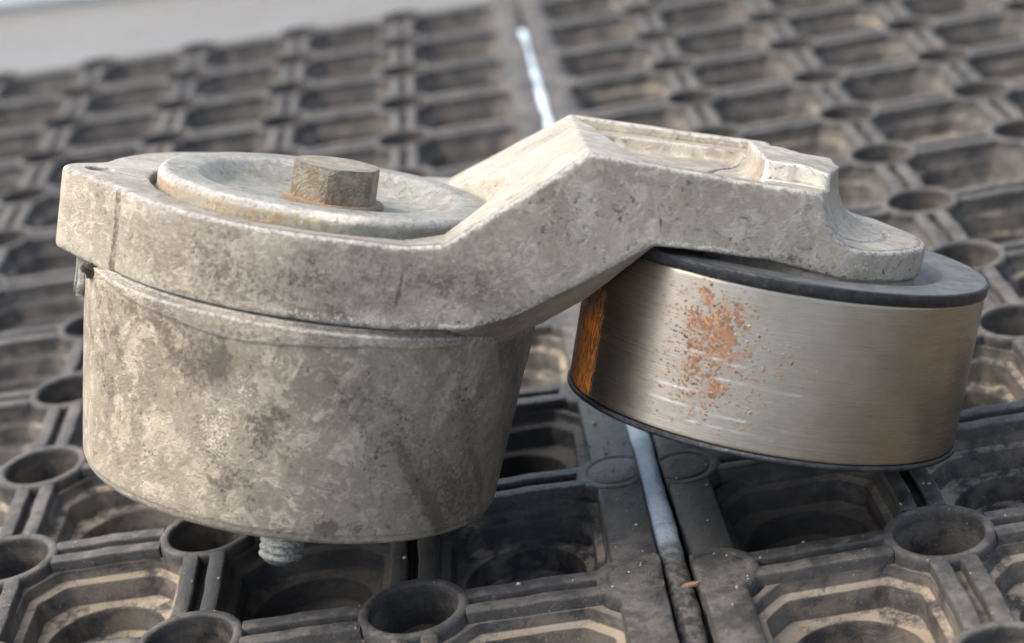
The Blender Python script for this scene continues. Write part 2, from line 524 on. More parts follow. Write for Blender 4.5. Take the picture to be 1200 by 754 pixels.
# flat thin layer so the bore is closed, joined to the ring mesh as a second material
bm = bmesh.new(); bm.from_mesh(RING)
RING.materials.append(DIRT)
vs = [bm.verts.new(v.co) for v in BORE.vertices]
for p_ in BORE.polygons:
    f_ = bm.faces.new([vs[i] for i in p_.vertices]); f_.material_index = 1; f_.smooth = True
bm.to_mesh(RING); bm.free()


def edge_knob_mesh(side):
    """solid flat disc on the border, cut off straight at the mat edge; a faint ring is moulded in its top"""
    R_ = RO * .78; cut = .100 * P
    n = 56; prof = [(R_ + .4, -21), (R_ + .1, -4), (R_, -1.0), (R_ - .3, -.35), (R_ - .9, -.05), (R_ * .74, 0.0), (R_ * .71, -.12), (R_ * .66, -.12), (R_ * .63, 0.0), (R_ * .3, .06), (0.02, .08)]
    th = np.linspace(0, 2 * np.pi, n, endpoint=False); V = []
    for k, (r, z) in enumerate(prof):
        x = r * np.cos(th); y = r * np.sin(th)
        x = np.minimum(x, cut - (0.5 if z > -.2 and r > R_ * .95 else 0)) if side > 0 else np.maximum(x, -cut + (0.5 if z > -.2 and r > R_ * .95 else 0))
        V.append(np.stack([x, y, np.full(n, z)], 1))
    Q = []
    for k in range(len(prof) - 1):
        a = np.arange(n) + k * n; b = np.roll(np.arange(n), -1) + k * n
        Q.append(np.stack([a, b, b + n, a + n], 1))
    me = quads_fast('edge_knob', np.concatenate(V), np.concatenate(Q), True); me.materials.append(RUBBER); return me


def make_mat(org, a, b, ni, nj0, nj1, side, label):
    """org: world xy (m) of the border node i=0, j=0; a, b: lattice vectors in units of 40 mm;
    side=+1: mat lies to the left (nodes i = 0,-1,..) with its border on the right; -1: mirrored"""
    root = empty('rubber_mat', Matrix.Translation((org[0], org[1], .022)) @ Matrix.Scale(.001, 4))
    tag(root, label, 'rubber mat', 'rubber drainage mats butted together')
    a = np.array(a) * P; b = np.array(b) * P
    node = lambda i, j: -side * i * a + j * b
    rg = np.random.default_rng(5 + side)
    knob = edge_knob_mesh(side)
    sa = math.hypot(*a) / P; sb = math.hypot(*b) / P
    ang = math.atan2(a[1], a[0])
    ribs = []
    for j in range(nj0, nj1 + 1):
        for i in range(0, ni + 1):
            c = node(i, j)
            o = link('edge_knob' if i == 0 else 'ring', knob if i == 0 else RING, root)
            o.location = (c[0], c[1], rg.normal(0, .08)); o.rotation_euler = (0, 0, ang if i == 0 else ang + rg.choice([0, 1.57, 3.14]))
            o.scale = (sa, sb, 1)
            # ribs towards the next node outward (row) and up (column)
            if i < ni:
                d = node(i + 1, j) - c
                for off in (-1, 1): ribs.append((c, d, off, i == 0))
            if j < nj1 and i > 0:
                d = node(i, j + 1) - c
                for off in (-1, 1): ribs.append((c, d, off, False))
            if i < ni and j < nj1:
                cc = (node(i, j) + node(i + 1, j) + node(i, j + 1) + node(i + 1, j + 1)) / 4
                wl = link('well', WELLS[int(rg.integers(4))], root)
                wl.location = (cc[0], cc[1], -.02 + rg.normal(0, .02)); wl.rotation_euler = (0, 0, ang + rg.choice([0, 1, 2, 3]) * math.pi / 2)
                wl.scale = (sa, sb, 1)
    camxy = np.array([0, 0.0])
    key = lambda q: np.hypot(*(((q[0] + q[1] / 2) / 1000 + np.array(org)) - np.array([-.02, .25]))) 
    ribs.sort(key=key)
    far = bmesh.new()
    for k, (c, d, off, first) in enumerate(ribs):
        ln = math.hypot(*d) / P
        M = Matrix.Translation((c[0], c[1], 0)) @ Matrix.Rotation(math.atan2(d[1], d[0]), 4, 'Z') @ Matrix.Diagonal((ln, 1, 1, 1)) @ Matrix.Translation((0, off * .067 * P, 0))
        if k < 300:
            o = link('rib', RIBL if first else RIB, root); o.matrix_local = M
        else:
            n0 = len(far.verts)
            tmp = (RIBL if first else RIB).copy(); tmp.transform(M); far.from_mesh(tmp); bpy.data.meshes.remove(tmp)
    if len(far.verts):
        me = bpy.data.meshes.new('rib'); far.to_mesh(me); me.materials.append(RUBBER) if not me.materials else None
        me.polygons.foreach_set('use_smooth', [True] * len(me.polygons))
        tag(link('rib', me, root), kind='stuff')
    far.free()
    # straight border strip along the seam
    e0, e1 = (-.112 * P, .100 * P) if side > 0 else (-.100 * P, .112 * P)
    ys = np.linspace(nj0 - .5, nj1 + .5, 160)
    sec = [(e0 - .3, -3.6), (e0, -.9), (e0 + .4, -.2), (e1 - .4, -.2), (e1, -.6), (e1 + .3, -21.5)] if side > 0 else \
          [(e0 - .3, -21.5), (e0, -.6), (e0 + .4, -.2), (e1 - .4, -.2), (e1, -.9), (e1 + .3, -3.6)]
    V = []; Q = []
    wob = np.cumsum(rg.normal(0, .09, len(ys))); wob -= np.linspace(wob[0], wob[-1], len(ys))
    for k, y in enumerate(ys):
        q = y * b
        for x, z in sec:
            jx = wob[k] if (x > 0) == (side > 0) else 0
            V.append((q[0] + x + jx, q[1], z))
    n = len(sec)
    for k in range(len(ys) - 1):
        for m in range(n - 1): Q.append((k * n + m, k * n + m + 1, (k + 1) * n + m + 1, (k + 1) * n + m))
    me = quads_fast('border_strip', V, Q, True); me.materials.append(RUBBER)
    link('border_strip', me, root)
    # the far edge: a straight outer wall
    return root


LM = make_mat((.0042, .2955), (1.045, 0), (-.036, 1.035), 9, -2, 11, +1, 'black rubber ring mat on the left, under the round housing')
RM = make_mat((.0025 + .39 * .04, .2939), (1.02, .053), (-.0435, 1.02), 9, -2, 12, -1, 'black rubber ring mat on the right, under the steel pulley')

# pale blue foam cord squeezed in the seam between the two mats
ys = np.linspace(-.6, 10.2, 420); n = 10
V = []; Q = []; D = []
rg = np.random.default_rng(21)
nz1 = np.convolve(rg.normal(0, 1, 460), np.ones(12) / 12, 'valid')[:420]
for k, y in enumerate(ys):
    cx_ = .00335 + .04 * (.192 - .0405 * y); cy_ = .2955 + y * .04
    rx = .0026 * (1 - .04 * y) * (.85 if y < .1 else min(1, .85 + .15 * (y - .1) / .4)) + .0003 * nz1[k]; rz = .0014
    zt_ = .0214 + .0009 * nz1[k] - (.004 if y < .0 else 0) * min(1, -y * 2 if y < 0 else 0)
    for m in range(n):
        a_ = math.pi * m / (n - 1)
        V.append((cx_ + max(rx, .0012) * math.cos(a_) + .0002 * nz1[k], cy_, zt_ - rz + rz * math.sin(a_)))
        D.append(np.clip((.62 - y + .5 * nz1[k]) / .5, 0, 1))
for k in range(len(ys) - 1):
    for m in range(n - 1): Q.append((k * n + m, k * n + m + 1, (k + 1) * n + m + 1, (k + 1) * n + m))
me = quads_fast('foam_strip', V, Q); attr(me, 'dirt', D); me.materials.append(FOAM)
tag(link('foam_strip', me), 'thin pale blue foam cord squeezed in the seam between the two mats', 'foam strip')

# white kerb far behind
def box(name, c, s, rz, mat, bev=.004):
    bm = bmesh.new(); bmesh.ops.create_cube(bm, size=1)
    bmesh.ops.scale(bm, vec=s, verts=bm.verts)
    bmesh.ops.bevel(bm, geom=bm.edges[:], offset=bev, segments=2, affect='EDGES')
    me = bpy.data.meshes.new(name); bm.to_mesh(me); bm.free()
    o = link(name, me, None, mat); o.location = c; o.rotation_euler = (0, 0, rz); return o

kerb = box('white_kerb', (-.25 + .056, .985 + .295, .025), (2.4, .60, .05), math.radians(-10.8), WHITE)
tag(kerb, 'white painted step at the back, beyond the pale floor', 'step')

# ------------------------------------------------------------------ belt tensioner
OW = Matrix(((0.95548657, -0.01741525, 0.29452017, -.05997168),
             (-0.0356451, 0.98412985, 0.17383286, .32700839),
             (-0.29287344, -0.17659317, 0.93970208, CAM_H - .16418137),
             (0, 0, 0, 1)))
T = empty('belt_tensioner', OW @ Matrix.Scale(.001, 4))
tag(T, 'weathered cast aluminium belt tensioner with round housing, cranked arm and rust-spotted steel pulley', 'belt tensioner')

L, RP = 88.4, 37.86
HC, HR = (0.0, 5.0), 43.2           # hub of the arm
BR = 25.0                            # boss on the pulley


def smax(a, b, k):
    h = np.clip(.5 - .5 * (b - a) / k, 0, 1); return b * (1 - h) + a * h + k * h * (1 - h)


def smin(a, b, k): return -smax(-a, -b, k)


def capsule(px, py, A, B, ra, rb):
    """distance to the hull of two circles"""
    dx, dy = B[0] - A[0], B[1] - A[1]; h = math.hypot(dx, dy); ux, uy = dx / h, dy / h
    qx = np.abs((px - A[0]) * -uy + (py - A[1]) * ux); qy = (px - A[0]) * ux + (py - A[1]) * uy
    b = (ra - rb) / h; a = math.sqrt(1 - b * b); k = -b * qx + a * qy
    return np.where(k < 0, np.hypot(qx, qy) - ra, np.where(k > a * h, np.hypot(qx, qy - h) - rb, qx * a + qy * b - ra))


def polysdf(x, y, pts):
    pts = np.array(pts, np.float32); n = len(pts)
    d = np.full(x.shape, 1e9, np.float32); s = np.ones(x.shape, np.float32)
    j = n - 1
    for i in range(n):
        e = pts[j] - pts[i]; wx = x - pts[i, 0]; wy = y - pts[i, 1]
        h = np.clip((wx * e[0] + wy * e[1]) / (e @ e), 0, 1)
        d = np.minimum(d, (wx - e[0] * h) ** 2 + (wy - e[1] * h) ** 2)
        c1 = y >= pts[i, 1]; c2 = y < pts[j, 1]; c3 = e[0] * wy > e[1] * wx
        flip = (c1 & c2 & c3) | (~c1 & ~c2 & ~c3)
        s = np.where(flip, -s, s); j = i
    return s * np.sqrt(d)


def build_arm(h=.4):
    import openvdb
    lo = np.array([-54, -42, 34.0]); hi = np.array([118, 52, 80.0])
    n = ((hi - lo) / h).astype(int) + 1
    u = (lo[0] + h * np.arange(n[0])).astype(np.float32)[:, None, None]
    v = (lo[1] + h * np.arange(n[1])).astype(np.float32)[None, :, None]
    z = (lo[2] + h * np.arange(n[2])).astype(np.float32)[None, None, :]
    u2, v2 = np.broadcast_arrays(u[:, :, 0], v[:, :, 0])
    u2 = u2.astype(np.float32); v2 = v2.astype(np.float32)
    dplan = capsule(u2, v2, HC, (L, 0), HR, BR)[:, :, None]
    # tilt of the top of the arm across its width
    sl = np.interp(u[:, 0, 0], [25, 45, 87, 120], [0, -.0194, .036, .0])[:, None].astype(np.float32)
    vf = (-37.7 + .15 * u2)
    dz = (sl * (v2 - vf))[:, :, None]
    zz = z - dz * np.clip((z - 56) / 8, 0, 1)
    prof = [(-70, 54.8), (16, 54.8), (22.9, 55.9), (28.2, 60.2), (36.1, 66.9), (45.4, 74.8), (56.1, 74.3), (70.2, 73.5), (87.0, 72.9), (88.2, 72.2), (88.9, 70.0), (90.2, 67.2),
            (92.0, 65.2), (94.4, 64.0), (97.5, 63.5), (130, 63.5), (130, 57.6), (94.6, 57.8), (80.6, 59.7), (65.5, 60.1), (59.3, 60.0), (50.3, 53.5), (42, 48), (36.5, 44.3), (28.7, 41.3), (17.7, 39.9), (-70, 39.6)]
    ue = u2 - (np.clip(.30 * (v2 + 20), 0, 7.5) * np.clip((u2 - 68) / 18, 0, 1))
    uu = np.broadcast_to(ue[:, :, None], (n[0], n[1], n[2])).astype(np.float32)
    dprof = polysdf(uu, zz.astype(np.float32), prof)
    # rough cast skin
    G = np.stack(np.meshgrid(u[:, 0, 0][::2], v[0, :, 0][::2], z[0, 0, :][::2], indexing='ij'), -1)
    nzl = vnoise(G, .11, 3, 3)
    nz = np.repeat(np.repeat(np.repeat(nzl, 2, 0), 2, 1), 2, 2)[:n[0], :n[1], :n[2]]
    for ax in range(3):
        nz = (nz + np.roll(nz, 1, ax) + np.roll(nz, -1, ax)) / 3
    hump = np.maximum(np.maximum(np.abs(v - 2.5) - 12.5, 79.0 - u), np.maximum(z - 77, 66 - z))
    hump = np.maximum(hump, polysdf(uu, z + 0 * uu, [(60, 60), (60, 77), (88.4, 77), (88.8, 72.2), (89.3, 70.0), (90.5, 67.2), (92.3, 65.2), (94.4, 64.0), (97.5, 60)]))
    d = smax(dplan, dprof, .9)
    d = smin(d, hump, .5)
    bosslow = np.maximum(np.hypot(u2 - L, v2)[:, :, None] - 24.2, np.maximum(z - 60, 55.8 - z))
    d = smin(d, bosslow, .4)
    # narrower body under the sloping part of the arm
    zb = np.interp(u[:, 0, 0], [17.7, 28.7, 36.5, 42, 50.3, 59.3, 65], [39.9, 41.3, 44.3, 48, 53.5, 60, 60]).astype(np.float32)[:, None, None]
    dep = np.interp(u[:, 0, 0], [25, 29, 36, 42, 50, 57, 60], [0, 2.2, 6.0, 7.4, 6.4, 2.2, 0]).astype(np.float32)[:, None, None]
    low = np.maximum(dplan + .9 + 1.7 * np.maximum(zb - z, 0), np.maximum(zb - dep - z, z - zb - 3))
    low = np.maximum(low, np.maximum(39.0 - np.hypot(u2 - L, v2)[:, :, None], np.maximum(25 - u, u - 60)))
    d = smin(d, low * .55, .3)
    # lug on the left with its hole
    dl = capsule(u2, v2, (-42.6, -2.2), (-22, 3), 6.6, 17)[:, :, None]
    lugtop = 54.9; lugbot = 38.6 + np.clip((-36 - u) / 12, 0, 1) * .6
    dl = np.minimum(dl, capsule(u2, v2, (-43.2, -2.6), (-31.5, -15.0), 5.8, 5.8)[:, :, None])
    dl = smax(dl, np.maximum(z - lugtop, lugbot - z), 1.2)
    d = smin(d, dl, .5)
    d = np.maximum(d, -np.maximum(np.hypot(u2 + 42.5, v2 + 2.6)[:, :, None] - 2.5, 49 - z))
    # groove between lug and hub on the front
    gx, gy = -35.9, -20.0
    d = smax(d, -(np.hypot(u2 - gx, v2 - gy)[:, :, None] - .5 + 0 * z), .5)
    # seat for the cap
    seat = np.maximum(np.hypot(u2, v2)[:, :, None] - 33.0, 52.8 - z)
    d = smax(d, -seat, .6)
    # pocket in the top of the arm, in two steps; a rough stop block is left standing at its right end
    inn = dplan + 0 * z
    rag = vnoise(np.stack([u2 * 1, v2 * 1, 0 * u2], -1), .22, 9, 3)[:, :, None]
    left1 = (50.5 - (u2 + .13 * (v2 - 5)))[:, :, None]
    blk = np.maximum(np.abs(v - 2.5) - 12.5 + rag * .7, 79.0 + rag * .8 - u)
    p1 = np.maximum(np.maximum(inn + 3.4, left1), np.maximum(u - 99, 72.3 - (u - 50) * .020 - zz))
    p1 = np.maximum(p1, -blk)
    d = smax(d, -p1, .6)
    left2 = (55 - (u2 + .16 * (v2 - 5)))[:, :, None]
    p2 = smax(smax(smax(inn + 8.0, left2 + 0 * z, 6), u - 79.5 + rag * .8 + 0 * z, 1.0), 69.3 - zz, 3.0)
    d = smax(d, -p2, 1.0)
    # the back rail stops short and rounds off
    bk = np.minimum(np.maximum(np.maximum(16.0 + .1 * (u - 86) - v, 86.5 - u), 63.5 - z), 9.0)
    d = smax(d, -bk, 2.2)
    # block top is rough and dips a little
    d = np.maximum(d, np.where((blk < .5) & (z > 70) & (u > 77), z - (75.6 - .06 * (u - 80) + .01 * v) - rag * .5, -9))
    # machined round step on the boss top
    bo = np.hypot(u2 - L, v2)[:, :, None]
    d = smax(d, -np.maximum(np.abs(bo - 17.5) - .5, 63.2 - z) + 0.0 * z, .4)
    d = d + nz * .16
    g = openvdb.FloatGrid(); g.copyFromArray(d.astype(np.float32))
    pts, quads = g.convertToQuads(isovalue=0.0)
    V = pts * h + lo
    return V, quads[:, ::-1] if False else quads


def gauss(x, y, cx, cy, sx, sy, rot=0):
    c, s = math.cos(math.radians(rot)), math.sin(math.radians(rot))
    a = (x - cx) * c + (y - cy) * s; b = -(x - cx) * s + (y - cy) * c
    return np.exp(-((a / sx) ** 2 + (b / sy) ** 2))


V, Q = build_arm()
me = quads_fast('arm', V, Q)
# make sure faces look outward
bm = bmesh.new(); bm.from_mesh(me)
vol = bm.calc_volume(signed=True)
if vol < 0:
    bmesh.ops.reverse_faces(bm, faces=bm.faces); bm.to_mesh(me)
bm.free()
me.polygons.foreach_set('use_smooth', [True] * len(me.polygons))
co = np.zeros(len(me.vertices) * 3, np.float32); me.vertices.foreach_get('co', co); co = co.reshape(-1, 3)
U_, V_, Z_ = co[:, 0], co[:, 1], co[:, 2]
front = np.clip((-V_ - 8) / 10, 0, 1)
st = np.zeros(len(co))
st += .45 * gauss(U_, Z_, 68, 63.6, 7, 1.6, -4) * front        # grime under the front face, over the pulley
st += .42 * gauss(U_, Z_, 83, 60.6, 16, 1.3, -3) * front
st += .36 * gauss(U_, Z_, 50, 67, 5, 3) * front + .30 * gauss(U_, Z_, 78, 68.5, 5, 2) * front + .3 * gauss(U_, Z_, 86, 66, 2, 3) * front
sm = vnoise(co * np.array([1, 1, 1.6]), .14, 41, 4)
st += (.27 * gauss(U_, Z_, 2, 46, 30, 7, 4) + .22 * gauss(U_, Z_, 20, 43, 14, 4)) * front * (1 + .9 * sm)
st += .5 * (np.hypot(U_ + 35.9, V_ + 20.0) < 1.3)
st += .55 * gauss(U_, Z_, 59.5, 65.2, .35, 3.2, 12) * front     # cracks in the skin
st += .5 * gauss(U_, Z_, 16.5, 48.5, .3, 4, -5) * front
st += .35 * np.clip((42.5 - Z_) / 2, 0, 1) * (U_ < -30)
fl = np.zeros(len(co))
fl += .7 * ((U_ > 78.5) & (U_ < 96) & (Z_ > 71.2) & (V_ > -11.5) & (V_ < -8.6))
fl += .26 * gauss(U_, Z_, 70, 61.2, 12, 1.0, 0) * front + .36 * gauss(U_, Z_, 97, 60.5, 8, 1.2, -4) * front
fl += .46 * gauss(U_, Z_, 8, 41.0, 34, 1.7, 1) * front
nn_ = np.zeros(len(me.vertices) * 3, np.float32); me.vertices.foreach_get('normal', nn_); nn_ = nn_.reshape(-1, 3)
dpl = capsule(U_, V_, HC, (L, 0), HR, BR)
topf = np.clip((nn_[:, 2] - .45) / .3, 0, 1); mid = np.clip(1 - np.abs(nn_[:, 2] - .35) / .4, 0, 1)
st += .55 * topf * np.clip((dpl + 2.3) / .8, 0, 1) * np.clip((-.5 - dpl) / .3, 0, 1) * (Z_ > 54) * (V_ < 0) * np.clip((U_ + 20) / 10, 0, 1)
fl += .48 * mid * (dpl > -1.2) * (Z_ > 54.2) * (V_ < 0)
zb_ = np.interp(U_, [17.7, 28.7, 36.5, 42, 50.3, 59.3, 65.5, 80.6, 94], [39.9, 41.3, 44.3, 48, 53.5, 60, 60.1, 59.7, 57.8])
fl += .42 * np.exp(-((Z_ - zb_ - .5) / .7) ** 2) * front * (U_ > 24)
fl += .2 * gauss(U_, Z_, -44, 47, 4, 8)
attr(me, 'tone', np.clip((1.0 * gauss(U_, Z_, -4, 46, 34, 12, 6) + .45 * gauss(U_, Z_, 30, 46, 12, 7, 30)) * front * (1 + 1.2 * sm), 0, .95))
attr(me, 'stain', st); attr(me, 'fleck', fl)
ARM = link('arm', me, T, ALU_ARM)

# housing: slightly oblique drum
def housing_mesh():
    prof = [(0.5, .9), (20, .9), (34, .9), (37.2, .7), (38.6, .9)] + arc(37.8, 2.2, 2.0, -70, -4, 6)
    zs = np.linspace(2.4, 39.3, 110)
    prof += [(39.8 + (43.7 - 39.8) * (q / 39.6) ** .9, q) for q in zs]
    prof += [(43.2, 39.55), (40, 39.6), (30, 39.6)]

    def jit(V, th):
        z = V[:, :, 2]; k = np.clip(z / 39.6, 0, 1)
        V[:, :, 0] += -.5 * k; V[:, :, 1] += 5.0 * k
        r0 = np.hypot(V[:, :, 0], V[:, :, 1] - 5 * k)
        nn = vnoise(V, .09, 31, 3)
        # ragged flash below the joint
        c_ = np.cos(th)[None, :]; a_ = np.degrees(th)[None, :]
        edge = 37.4 - 1.5 * vnoise(np.stack([a_ * .25 + 0 * z, 0 * z, 0 * z], -1), .12, 77, 3) - 2.2 * np.exp(-((a_ - 255) / 22) ** 2) * 1 - 1.2 * np.exp(-((a_ - 300) / 18) ** 2)
        lip = np.clip((z - edge) / .5, 0, 1) * .35
        # recessed joint line right under the arm
        lip -= np.clip((z - 38.6) / .3, 0, 1) * 1.3
        add = np.where(z > 1.6, nn * .22 + lip, 0)
        V[:, :, 0] += np.cos(th)[None, :] * add; V[:, :, 1] += np.sin(th)[None, :] * add
        return V
    return lathe('housing', prof, 360, jit=jit)


me = housing_mesh()
co = np.zeros(len(me.vertices) * 3, np.float32); me.vertices.foreach_get('co', co); co = co.reshape(-1, 3)
U_, V_, Z_ = co[:, 0], co[:, 1], co[:, 2]
front = np.clip((-V_ + 5) / 8, 0, 1)
wx = vnoise(co, .08, 5, 3) * 4
ang_ = np.arctan2(co[:, 0], -co[:, 1]) * 41.0                     # arc length round the drum, 0 = facing the viewer
ca, sa_ = math.cos(math.radians(52)), math.sin(math.radians(52))
d1 = ang_ * ca - Z_ * sa_; d2 = ang_ * sa_ + Z_ * ca              # d1 runs down to the right, d2 across it
sm1 = vnoise(np.stack([d1 * .22, d2, 0 * d1], -1), .10, 61, 4)    # broad diagonal smears
sm2 = vnoise(np.stack([d1 * .16, d2, 0 * d1 + 9], -1), .32, 62, 4)
st = .40 + .70 * sm1 + .50 * sm2
st += .50 * gauss(U_ + wx, Z_, -15, 30, 4, 5, 30) + .55 * gauss(U_ + wx, Z_, -3, 22, 5, 5, -40) + .30 * gauss(U_ + wx, Z_, -9, 11, 6, 5)
st += .22 * gauss(U_ + wx, Z_, 26, 24, 5, 10, 10) + .26 * gauss(U_ + wx, Z_, 34, 14, 8, 12) + .45 * gauss(U_ + wx, Z_, 8, 3.5, 8, 1.6, 4)
st -= .45 * gauss(U_ + wx, Z_, -7, 27, 5, 5) + .40 * gauss(U_ + wx, Z_, -24, 14, 7, 12) + .35 * gauss(U_ + wx, Z_, 12, 12, 8, 6) + .3 * gauss(U_ + wx, Z_, 2, 33, 12, 3)
st *= .72
fl = .40 * gauss(U_ + wx * .6, Z_, -12, 18, 5, 9, 20) + .34 * gauss(U_ + wx, Z_, -8, 27, 6, 5) + .22 * gauss(U_ + wx, Z_, 9, 25, 6, 6)
fl += .32 * np.clip((Z_ - 35.5) / 1.5, 0, 1) + .12 * np.clip(sm2 * 2, 0, 1)
fl += .34 * gauss(ang_, Z_, -62, 14, 4, 16) + .30 * gauss(ang_, Z_, 58, 30, 5, 8)
attr(me, 'tone', np.clip(.22 + .30 * sm1 + .40 * gauss(ang_, Z_, 48, 20, 22, 24), 0, .95))
attr(me, 'stain', st); attr(me, 'fleck', fl)
HOUSING = link('housing', me, T, ALU_HOUSING)

# cap: dished disc in the seat of the arm
prof = [(31.0, 52.0), (31.6, 53.2), (31.7, 55.9)] + arc(30.0, 56.2, 1.7, 0, 90, 5) + [(27, 57.95), (25.2, 57.85), (24.2, 57.5), (21.8, 55.8), (20.2, 54.8), (18, 54.4), (5, 54.4), (.05, 54.4)]
me = lathe('cap', prof, 220, jit=lambda V, th: V + (vnoise(V, .13, 8, 3) * .13)[:, :, None] * np.array([1, 1, 1]))
co = np.zeros(len(me.vertices) * 3, np.float32); me.vertices.foreach_get('co', co); co = co.reshape(-1, 3)
rr = np.hypot(co[:, 0], co[:, 1])
st = .52 * np.clip((rr - 30.6) / .6, 0, 1) * np.clip((20 - co[:, 0]) / 20, 0, 1) + .35 * np.clip((23.5 - rr) / 2, 0, 1) * np.clip((10 - co[:, 0]) / 20, 0, 1)
attr(me, 'stain', st); attr(me, 'fleck', .15 * np.clip((23.5 - rr) / 3, 0, 1))
CAP = link('cap', me, T, ALU_CAP)

# hex bolt head with washer face
def hex_mesh(R_, z0, z1, rot):
    bm = bmesh.new()
    rings = [(R_, z0), (R_, z1 - .9), (R_ * .90, z1), (R_ * .74, z1 + .12), (.01, z1 + .05)]
    loops = []
    for k, (r, z) in enumerate(rings):
        vs = []
        for i in range(48):
            a_ = math.radians(rot + i * 7.5); ph = math.radians(((i * 7.5) % 60) - 30)
            hexr = R_ * math.cos(math.radians(30)) / math.cos(ph)
            rr_ = min(hexr, r) if k >= 2 else hexr * .999
            # corners are slightly rounded
            rr_ = min(rr_, R_ * .965)
            zz_ = z
            if k == 1: zz_ = z1 - .35 - .9 * ((hexr / R_ - .866) / .134) ** 2
            vs.append(bm.verts.new((rr_ * math.cos(a_), rr_ * math.sin(a_), zz_)))
        loops.append(vs)
    for k in range(len(loops) - 1):
        for i in range(48):
            bm.faces.new((loops[k][i], loops[k][(i + 1) % 48], loops[k + 1][(i + 1) % 48], loops[k + 1][i]))
    me = bpy.data.meshes.new('hex_bolt'); bm.to_mesh(me); bm.free()
    me.polygons.foreach_set('use_smooth', [False] * len(me.polygons)); return me


HEX = link('hex_bolt', hex_mesh(8.9, 53.6, 61.9, 277.0 - 13.0), T, HEXM)
HEX.location = (1.2, 0, 0)
me = lathe('washer', [(9.7, 54.3), (9.7, 55.0), (9.4, 55.3), (8.0, 55.35), (7.0, 55.35)], 64)
link('washer', me, HEX, HEXM)

# threaded stud sticking out below
ZB = -18.0
pitch = 1.45; nseg = 48; V = []; Q = []
prof = [(3.9, 0.0), (4.3, .3), (4.42, .55), (4.3, .85), (3.9, 1.15)]
turns = 14
idx = 0
rows = []
for tno in range(turns):
    for (r, dz_) in prof: rows.append((r, ZB + .8 + tno * pitch + dz_))
th = np.linspace(0, 2 * np.pi, nseg, endpoint=False)
VV = []
VV.append(np.stack([.05 * np.cos(th), .05 * np.sin(th), np.full(nseg, ZB)], 1))
VV.append(np.stack([3.3 * np.cos(th), 3.3 * np.sin(th), np.full(nseg, ZB)], 1))
for (r, z_) in rows: VV.append(np.stack([r * np.cos(th), r * np.sin(th), z_ + .22 * np.cos(th + .6)], 1))
m = len(VV)
for k in range(m - 1):
    a_ = np.arange(nseg) + k * nseg; b_ = np.roll(np.arange(nseg), -1) + k * nseg
    Q.append(np.stack([a_, b_, b_ + nseg, a_ + nseg], 1))
me = quads_fast('threaded_stud', np.concatenate(VV), np.concatenate(Q)[:, ::-1])
link('threaded_stud', me, T, ZINC)

# small tab and grime below the lug
def blob_box(name, c, s, mat, parent, seed, bev=.6, rough=.35):
    bm = bmesh.new(); bmesh.ops.create_cube(bm, size=1); bmesh.ops.scale(bm, vec=s, verts=bm.verts)
    bmesh.ops.bevel(bm, geom=bm.edges[:], offset=bev, segments=2, affect='EDGES')
    bmesh.ops.subdivide_edges(bm, edges=bm.edges[:], cuts=2, use_grid_fill=True)
    P_ = np.array([v.co[:] for v in bm.verts]); nn = np.stack([vnoise(P_, .45, seed + k, 2) for k in range(3)], 1) * rough
    for v, q in zip(bm.verts, nn): v.co += Vector(q); 
    for f in bm.faces: f.smooth = True
    me = bpy.data.meshes.new(name); bm.to_mesh(me); bm.free()
    o = link(name, me, parent, mat); o.location = c; return o


blob_box('locating_tab', (-43.0, -4.0, 35.2), (2.6, 6, 8.5), ALU_CAP, T, 3)
blob_box('grime_lump', (-39.5, -12.5, 37.9), (4.5, 5, 3.0), GRIME, T, 13, .8, 1.0)

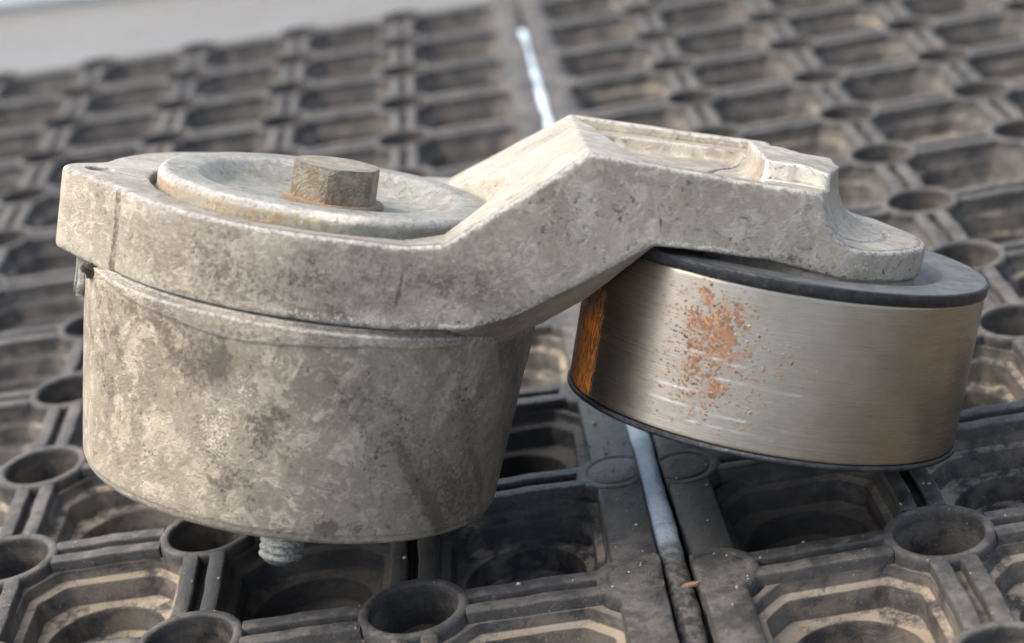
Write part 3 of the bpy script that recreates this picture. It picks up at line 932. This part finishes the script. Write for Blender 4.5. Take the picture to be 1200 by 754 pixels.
# pulley
def pulley():
    z0, z1 = 26.07, 58.76
    prof = [(36.3, z0 + 1.0), (37.1, z0 + 1.05), (37.45, z0 + 1.3)] + [(37.5, q) for q in np.linspace(z0 + 1.6, z1 - 2.5, 70)] + [(37.4, z1 - 2.3), (36.6, z1 - 2.15)]
    me = lathe('pulley', prof, 300)
    co = np.zeros(len(me.vertices) * 3, np.float32); me.vertices.foreach_get('co', co); co = co.reshape(-1, 3)
    ph = np.degrees(np.arctan2(co[:, 0], -co[:, 1])); z = co[:, 2]      # 0 = facing the viewer, negative = left
    rust = .50 * gauss(ph, z, -31, 52, 8, 5) + .40 * gauss(ph, z, -25, 46, 8, 5) + .32 * gauss(ph, z, -19, 51, 6, 5) + .32 * gauss(ph, z, -27, 39, 8, 5)
    rust += .26 * gauss(ph, z, -24, 36, 20, 12) + .20 * gauss(ph, z, -52, 42, 22, 14) + .30 * gauss(ph, z, 4, 33, 4, 3) + .15 * gauss(ph, z, -4, 42, 26, 12) + .20 * gauss(ph, z, -8, 42, 5, 3)
    streak = np.clip((ph + 104) / 26, 0, 1) * np.clip((-64.5 - ph) / 3.5, 0, 1) * np.clip((z - 25) / 3, 0, 1) * np.clip((58 - z) / 18, 0, 1) * .78
    streak += .62 * np.clip((ph - 70) / 10, 0, 1) * gauss(ph, z, 80, 34, 12, 6)
    scr = np.zeros(len(co))
    for (p0, p1, za, zb_) in ((-37, -16, 43.4, 42.0), (-42, -12, 33.2, 32.6), (-30, -5, 30.6, 30.3), (-45, -28, 36.2, 35.8), (-25, 0, 39.3, 38.9)):
        k = (ph - p0) / (p1 - p0); zl = za + (zb_ - za) * k
        scr = np.maximum(scr, ((k > 0) & (k < 1)) * np.exp(-((z - zl) / .16) ** 2) * (.2 + .6 * (vnoise(co, .9, 4, 2) > -.2)))
    attr(me, 'rust', rust); attr(me, 'streak', streak); attr(me, 'scratch', scr)
    o = link('pulley', me, T, STEEL); o.location = (L, 0, 0)
    # dark rims top and bottom
    me = lathe('top_rim', [(37.55, z1 - 2.3), (37.86, z1 - 2.1), (37.9, z1 - .3)] + arc(37.65, z1 - .25, .25, 0, 90, 3) + [(37.3, z1 + .0), (37.0, z1 - .1)], 240)
    link('top_rim', me, o, RIM)
    me = lathe('bottom_rim', [(37.55, z0 + 1.2), (37.86, z0 + 1.0), (37.86, z0 + .3), (37.4, z0), (34, z0), (33.6, z0 + .5), (33.6, z0 + 6), (14, z0 + 6), (.1, z0 + 6)][::-1], 240)
    link('bottom_rim', me, o, RIM)
    me = lathe('bearing_shield', [(37.35, z1 - .02), (30.6, z1 - .10), (29.0, z1 - .6), (27.6, z1 - 2.6), (26.6, z1 - 3.2), (12, z1 - 3.2), (10, z1 - 3.2)], 200)
    link('bearing_shield', me, o, SHIELD)
    me = lathe('spacer', [(21.5, z1 - 3.3), (21.5, z1 - .2)], 96)
    link('spacer', me, o, RIM)
    return o


pulley()

# a little brown flake on the seam
bm = bmesh.new()
pts = [(-2.3, -.3), (-1.2, .6), (.6, .7), (2.4, .2), (1.3, -.6), (-.8, -.8)]
lo_ = [bm.verts.new((x, y, 0)) for x, y in pts]; hi_ = [bm.verts.new((x * .93, y * .9, .5 + .1 * math.sin(x))) for x, y in pts]
bm.faces.new(hi_); bm.faces.new(lo_[::-1])
for i in range(6): bm.faces.new((lo_[i], lo_[(i + 1) % 6], hi_[(i + 1) % 6], hi_[i]))
me = bpy.data.meshes.new('bark_chip'); bm.to_mesh(me); bm.free()
t = NT('brown chip'); t.out(t.mix(t.noise(t.pos(), 1500, 3), (.30, .17, .11), (.20, .11, .07)), .7)
chip = link('bark_chip', me, None, t.m)
chip.scale = (.0008,) * 3
chip.location = (.0128, .2892, .0221); chip.rotation_euler = (.05, .05, .1)
tag(chip, 'tiny reddish brown chip lying on the mat border beside the seam', 'debris')

# grit and crumbs lying on the mats in the foreground
bpy.context.view_layer.update()
dg = bpy.context.evaluated_depsgraph_get()
rg = np.random.default_rng(77)
bm = bmesh.new()
cnt = 0
for k in range(2600):
    x = rg.uniform(-.17, .17); y = rg.uniform(.245, .47)
    if rg.random() > 1.15 - (y - .245) * 4: continue
    ok, loc, nor, idx, ob, mtx = scene.ray_cast(dg, Vector((x, y, .0235)), Vector((0, 0, -1)))
    if not ok or nor.z < .75 or ob.parent is T or loc.z < .003: continue
    r = float(rg.choice([.00014, .0002, .00028, .0004], p=[.5, .3, .15, .05]))
    M = Matrix.Translation(loc + Vector((0, 0, r * .4))) @ Matrix.Rotation(rg.uniform(0, 6.28), 4, 'Z') @ Matrix.Rotation(rg.uniform(-.4, .4), 4, 'X') @ Matrix.Diagonal((r * rg.uniform(.8, 1.6), r, r * rg.uniform(.5, .9), 1))
    bmesh.ops.create_icosphere(bm, subdivisions=1, radius=1.0, matrix=M)
    cnt += 1
me = bpy.data.meshes.new('grit'); bm.to_mesh(me); bm.free()
t = NT('pale grit'); nn1 = t.noise(t.pos(), 900, 2)
t.out(t.mix(t.ss(nn1, .38, .62), (.50, .43, .33), (.13, .10, .075)), .75)
tag(link('grit', me, None, t.m), 'fine pale grit scattered on the black rubber mats', 'grit', kind='stuff')
